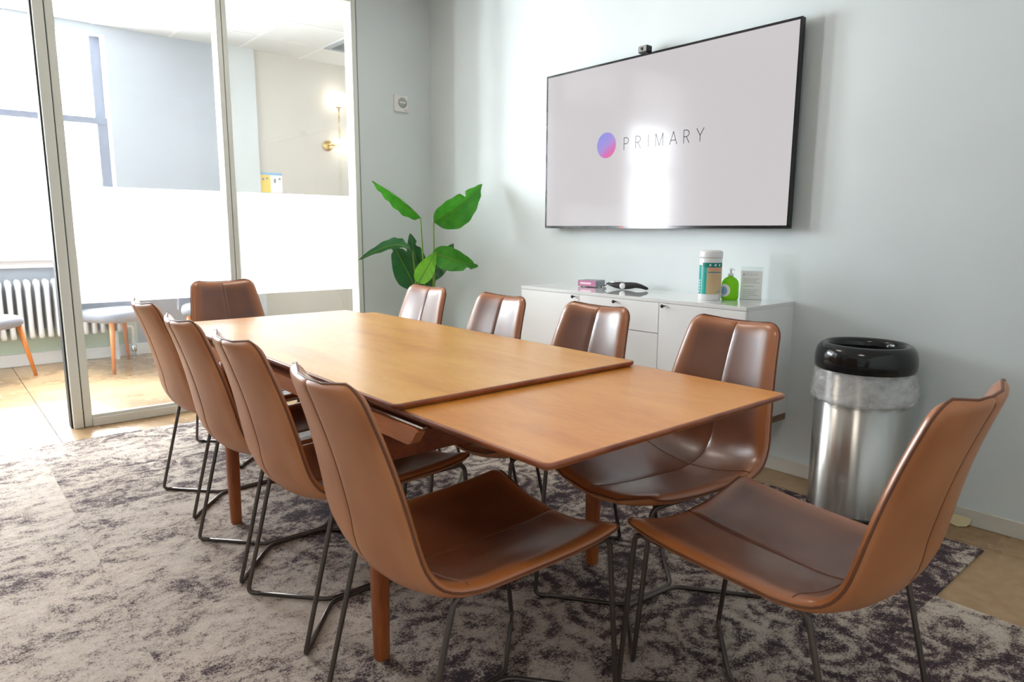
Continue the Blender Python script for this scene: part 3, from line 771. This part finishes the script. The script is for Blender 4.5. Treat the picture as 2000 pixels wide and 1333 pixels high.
# ------------------------------------------------------------------ steel bin
bn = tag(empty('waste_bin', (2.893, 1.15, 0)), 'round stainless steel waste bin with glossy black rim and clear liner', 'bin')
MB().lathe([(.178,0),(.182,.004),(.182,.016),(.179,.018)], 64).build('base_ring', M_blackp, bn)
MB().lathe([(.179,.016),(.179,.60),(.176,.60),(.176,.03)], 96, caps=False).build('body', M_steel, bn)
prof = [(.172,.598),(.183,.600),(.189,.610),(.191,.636),(.189,.664),(.183,.686),(.170,.703),(.157,.709),(.145,.705),(.138,.695),(.135,.675),(.135,.60),(.138,.598)]
MB().lathe(prof, 64, caps=False).build('lid_rim', M_blackp, bn)
MB().lathe([(0,.30),(.175,.30)], 48, caps=False).build('liner_inside', M_blackm, bn)
rows = []
prof = [(.184,.606),(.190,.59),(.194,.565),(.197,.54),(.198,.515),(.197,.492),(.191,.478),(.185,.482),(.182,.500)]
for i,(r,z) in enumerate(prof):
    row = []
    for k in range(97):
        a = 2*pi*(k%96)/96; t = i/(len(prof)-1)
        q = noise.noise(Vector((cos(a)*3,sin(a)*3,z*9)))*.012*sin(pi*min(1,t*1.1))+noise.noise(Vector((cos(a)*9,sin(a)*9,z*22+5)))*.006*sin(pi*min(1,t))
        sag = .022*noise.noise(Vector((cos(a)*1.4,sin(a)*1.4,3.3)))*t
        row.append(((r+max(q,-.004))*cos(a),(r+max(q,-.004))*sin(a),z+sag))
    rows.append(row)
MB().grid(rows, True).build('bin_liner', M_bag, bn)
# scrap of tape at the baseboard
tp = MB(); tp.grid([[(3.075,.83,FZ+.035),(3.078,.80,FZ+.036),(3.076,.765,FZ+.032)],[(3.066,.832,FZ+.012),(3.062,.80,FZ+.010),(3.066,.768,FZ+.012)],[(3.05,.835,FZ+.003),(3.035,.80,FZ+.002),(3.052,.775,FZ+.004)]], True)
tag(tp.build('tape_scrap', M_tape), 'crumpled scrap of masking tape at the foot of the wall', 'tape')

# ------------------------------------------------------------------ wall controller
cn = tag(empty('wall_controller', (2.832, YG-.05, 2.085)), 'small square white controller with a round dial on the corner wall', 'thermostat')
MB().box(-.058,.058,-.022,0,-.062,.062,.004).build('body', M_white, cn)
MB().lathe([(0,-.030),(.030,-.030),(.036,-.026),(.037,-.021)], 32, (.006,0,.004), axis='y').build('dial', Mat('dial_grey', srgb(168,172,168), .3).m, cn)
MB().box(-.024,.028,-.0312,-.0300,.0,.010).build('display_strip', M_white, cn)
MB().box(.020,.046,-.0232,-.022,-.05,-.044).build('brand_mark', M_salmon, cn)
MB().box(.032,.046,-.0232,-.022,.012,.016).build('indicator', M_print, cn)

# ------------------------------------------------------------------ potted plant
pc = Vector((2.70, 4.12, FZ))
pl = tag(empty('potted_plant', pc), 'broad-leaved green potted plant standing in the corner behind the table', 'plant')
MB().lathe([(.12,0),(.135,.01),(.165,.30),(.168,.32),(.155,.32),(.15,.28)], 40).build('pot', M_pot, pl)
MB().lathe([(0,.285),(.152,.285)], 32, caps=False).build('soil', M_soil, pl)
def leaf(bpx, tpx, yb, yt, width, mat, fold=.35, droop=.1, twist=0.0, side=None, tears=(), root=(0,0)):
    b = px(*bpx, 1, yb)-pc; t = px(*tpx, 1, yt)-pc; ax = t-b; Ln = ax.length; ax.normalize()
    # blade normal: towards the viewer by default
    view = (Vector((0,0,CAM_H))-(b+pc)).normalized() if side is None else Vector(side).normalized()
    nv = (view-ax*view.dot(ax)).normalized(); sd = ax.cross(nv).normalized()
    if twist: R_ = Matrix.Rotation(twist, 3, ax); nv = R_ @ nv; sd = R_ @ sd
    nu, nv_ = 22, 6; rows = []
    for i in range(nu+1):
        u = i/nu; w_ = width*(sin(pi*min(u**.72,1))**.75)*(1-.25*u)+.002
        c = b+ax*(Ln*u)+nv*(droop*Ln*sin(pi*u))
        row = []
        for j in range(-nv_,nv_+1):
            v = j/nv_; wob = .006*sin(u*31+j)*abs(v)
            tear = 1.0
            for (uu,sgn) in tears:
                if sgn*v > .35 and abs(u-uu) < .028: tear = .55
            row.append(c+sd*(w_*v*tear)+nv*(fold*w_*abs(v)**1.3+wob))
        rows.append(row)
    L_ = MB().grid(rows, True).build('leaf', mat, pl)
    mid = [r[nv_]+nv*.002 for r in rows]
    MB().tube(mid, [.0045*(1-.75*i/nu) for i in range(nu+1)], 6).build('midrib', M_stem, L_)
    q = Vector((root[0],root[1],.285)); m1 = q.lerp(b,.55)+Vector((0,0,.10))
    c1 = [q*(1-s_)**2+m1*2*s_*(1-s_)+b*s_*s_ for s_ in [k/10 for k in range(11)]]
    MB().tube(c1, [.009-.0045*k/10 for k in range(11)], 8).build('stem', M_stem, pl)
leaf((821,425),(727,354),4.10,4.05,.060,M_leafm,.9,-.05,root=(.03,.0),twist=-.9)
leaf((847,434),(942,360),4.0,3.82,.122,M_leafm,.5,.12,root=(.05,-.06),tears=((.62,-1),(.93,1)),twist=.45)
leaf((806,493),(700,508),4.05,3.92,.050,M_leafd,.5,.20,root=(-.04,-.02),side=(.2,-.8,.8))
leaf((822,548),(801,456),4.24,4.27,.078,M_leafd,.35,.05,root=(.02,.05),tears=((.75,1),))
leaf((812,562),(766,474),4.16,4.19,.105,M_leafd,.35,.06,root=(-.05,.03),tears=((.85,1),(.85,-1)))
leaf((816,554),(852,492),3.95,3.92,.066,M_leafl,.3,-.04,root=(.0,-.06))
leaf((845,494),(934,521),3.95,3.75,.088,M_leafm,.3,.10,root=(.05,-.05),tears=((.8,1),(.9,-1)),twist=.15)
leaf((838,548),(886,476),4.14,4.12,.070,M_leafd,.4,.05,root=(.05,.04),tears=((.8,-1),))
leaf((826,565),(842,505),4.14,4.15,.080,M_leafd,.3,.03,root=(.04,.02))

# ------------------------------------------------------------------ adjoining room things
rad = tag(empty('radiator', (.37, 6.93, FZ)), 'white cast iron column radiator under the window', 'radiator')
prof = [(.0,.245),(.018,.25),(.022,.27),(.019,.30),(.018,.45),(.019,.66),(.023,.70),(.017,.727),(.006,.737),(0,.738)]
sm_ = MB()
for dy in (-.05,0,.05): sm_.lathe([(r*1.0,z) for r,z in prof], 12, (0,dy,0))
sm_.box(-.020,.020,-.05,.05,.655,.705); sm_.box(-.020,.020,-.05,.05,.262,.302)
sec = sm_.mesh('radiator_section', M_white)
for k in range(30): inst('radiator_section', sec, rad, (-.96+k*.0645, 0, 0))
for x in (-.93,.88): MB().box(x-.012,x+.012,-.05,.05,0,.26).build('radiator_foot', M_white, rad)
MB().tube(fillet([(.93,0,.28),(1.02,0,.28),(1.02,0,0)], .03), .014, 10).build('pipe', M_white, rad)
MB().lathe([(.02,.05),(.026,.06),(.026,.10),(.02,.11)], 16, (1.02,0,0)).build('valve', M_chrome, rad)
def lounge(x, y, yaw, label):
    c = tag(empty('lounge_chair', (x,y,FZ), radians(yaw)), label, 'chair', 'grey lounge chairs in the adjoining room')
    # seat: rounded slab
    rows = []
    for i in range(13):
        a = -pi/2+pi*i/12; row = []
        for k in range(33):
            t = 2*pi*k/32; sx = math.copysign(abs(cos(t))**.45, cos(t)); sy = math.copysign(abs(sin(t))**.45, sin(t)); e = cos(a)**.35 if abs(cos(a)) > 1e-6 else 0
            row.append((.255*sx*e, .25*sy*e, .445+.055*math.copysign(abs(sin(a))**.8, sin(a))))
        rows.append(row)
    MB().grid(rows, True).build('seat', M_fab, c)
    rows = []
    for i in range(9):
        u = i/8; z = .44+.40*u; row = []
        for k in range(17):
            v = -1+2*k/16; h = 1 if abs(v) < .6 else 1-.45*((abs(v)-.6)/.4)**2*u
            zz = .44+(z-.44)*h; row.append((.27*v*(1-.05*u), -.25-.06*u+.16*abs(v)**2.5*(1-.3*u), zz))
        rows.append(row)
    outer = [[(p[0]*1.06, p[1]-.045+.03*abs(p[0])/.27, p[2]) for p in r] for r in rows]
    m_ = MB(); m_.grid(rows, True); m_.grid(outer, True, True); m_.grid([[rows[-1][k],outer[-1][k]] for k in range(17)], True)
    m_.grid([[r[0],o_[0]] for r,o_ in zip(rows,outer)], True); m_.grid([[r[-1],o_[-1]] for r,o_ in zip(rows,outer)], True); m_.build('backrest', M_fab, c)
    for sx in (-1,1):
        for sy in (-1,1): MB().tube([(sx*.245,sy*.245,0),(sx*.19,sy*.19,.41)], [.012,.021], 12).build('leg', M_oak, c)
lounge(.25, 6.52, -135, 'grey upholstered lounge chair seen through the open doorway')
lounge(1.20, 6.50, 205, 'grey upholstered lounge chair behind the left glass pane')
lounge(1.95, 6.45, 165, 'grey upholstered lounge chair half hidden behind the far leather chair')
sc_ = tag(empty('wall_sconce', (3.41, YB-.03, 2.035)), 'brass wall sconce with two glowing white globes', 'sconce')
MB().lathe([(.055,0),(.055,-.012),(.05,-.016),(.02,-.03),(.0,-.03)], 32, axis='y').build('wall_plate', M_brass, sc_)
MB().tube(fillet([(0,-.02,0),(0,-.09,0),(.10,-.09,0)], .02), .008, 10).build('arm', M_brass, sc_)
MB().tube([(.10,-.09,-.01),(.10,-.09,.40)], .007, 10).build('stem', M_brass, sc_)
MB().lathe([(0,.385),(.03,.39),(.032,.405),(0,.41)], 20, (.10,-.09,0)).build('cup', M_brass, sc_)
sp = [(.083*sin(pi*k/16), -.083*cos(pi*k/16)) for k in range(17)]
MB().lathe(sp, 28, (.10,-.09,.475)).build('globe', M_globe, sc_); MB().lathe(sp, 28, (.165,-.12,.02)).build('globe', M_globe, sc_)
pb = tag(empty('print_poster', (2.775, YB-.031, 1.50)), 'small printed poster in yellow, white and teal on the beige wall', 'poster')
MB().box(-.118,.118,-.004,0,-.22,.22).build('sheet', M_paper, pb)
for x0,x1,z0,z1,m_ in ((-.118,.118,.195,.22,M_bluep),(-.118,-.006,.02,.195,M_yellow),(-.118,-.006,-.16,.02,M_cyan),(.0,.118,.0,.02,M_salmon),(-.118,.118,-.22,-.165,M_bluep),(-.09,-.07,.14,.165,M_print),(-.05,-.03,.15,.17,M_print),(.03,.05,.12,.16,M_print),(.08,.10,.15,.17,M_print)):
    MB().box(x0,x1,-.0052 if m_ is not M_print else -.006,-.004,z0,z1).build('printed_area', m_, pb)
bpy.context.view_layer.update()
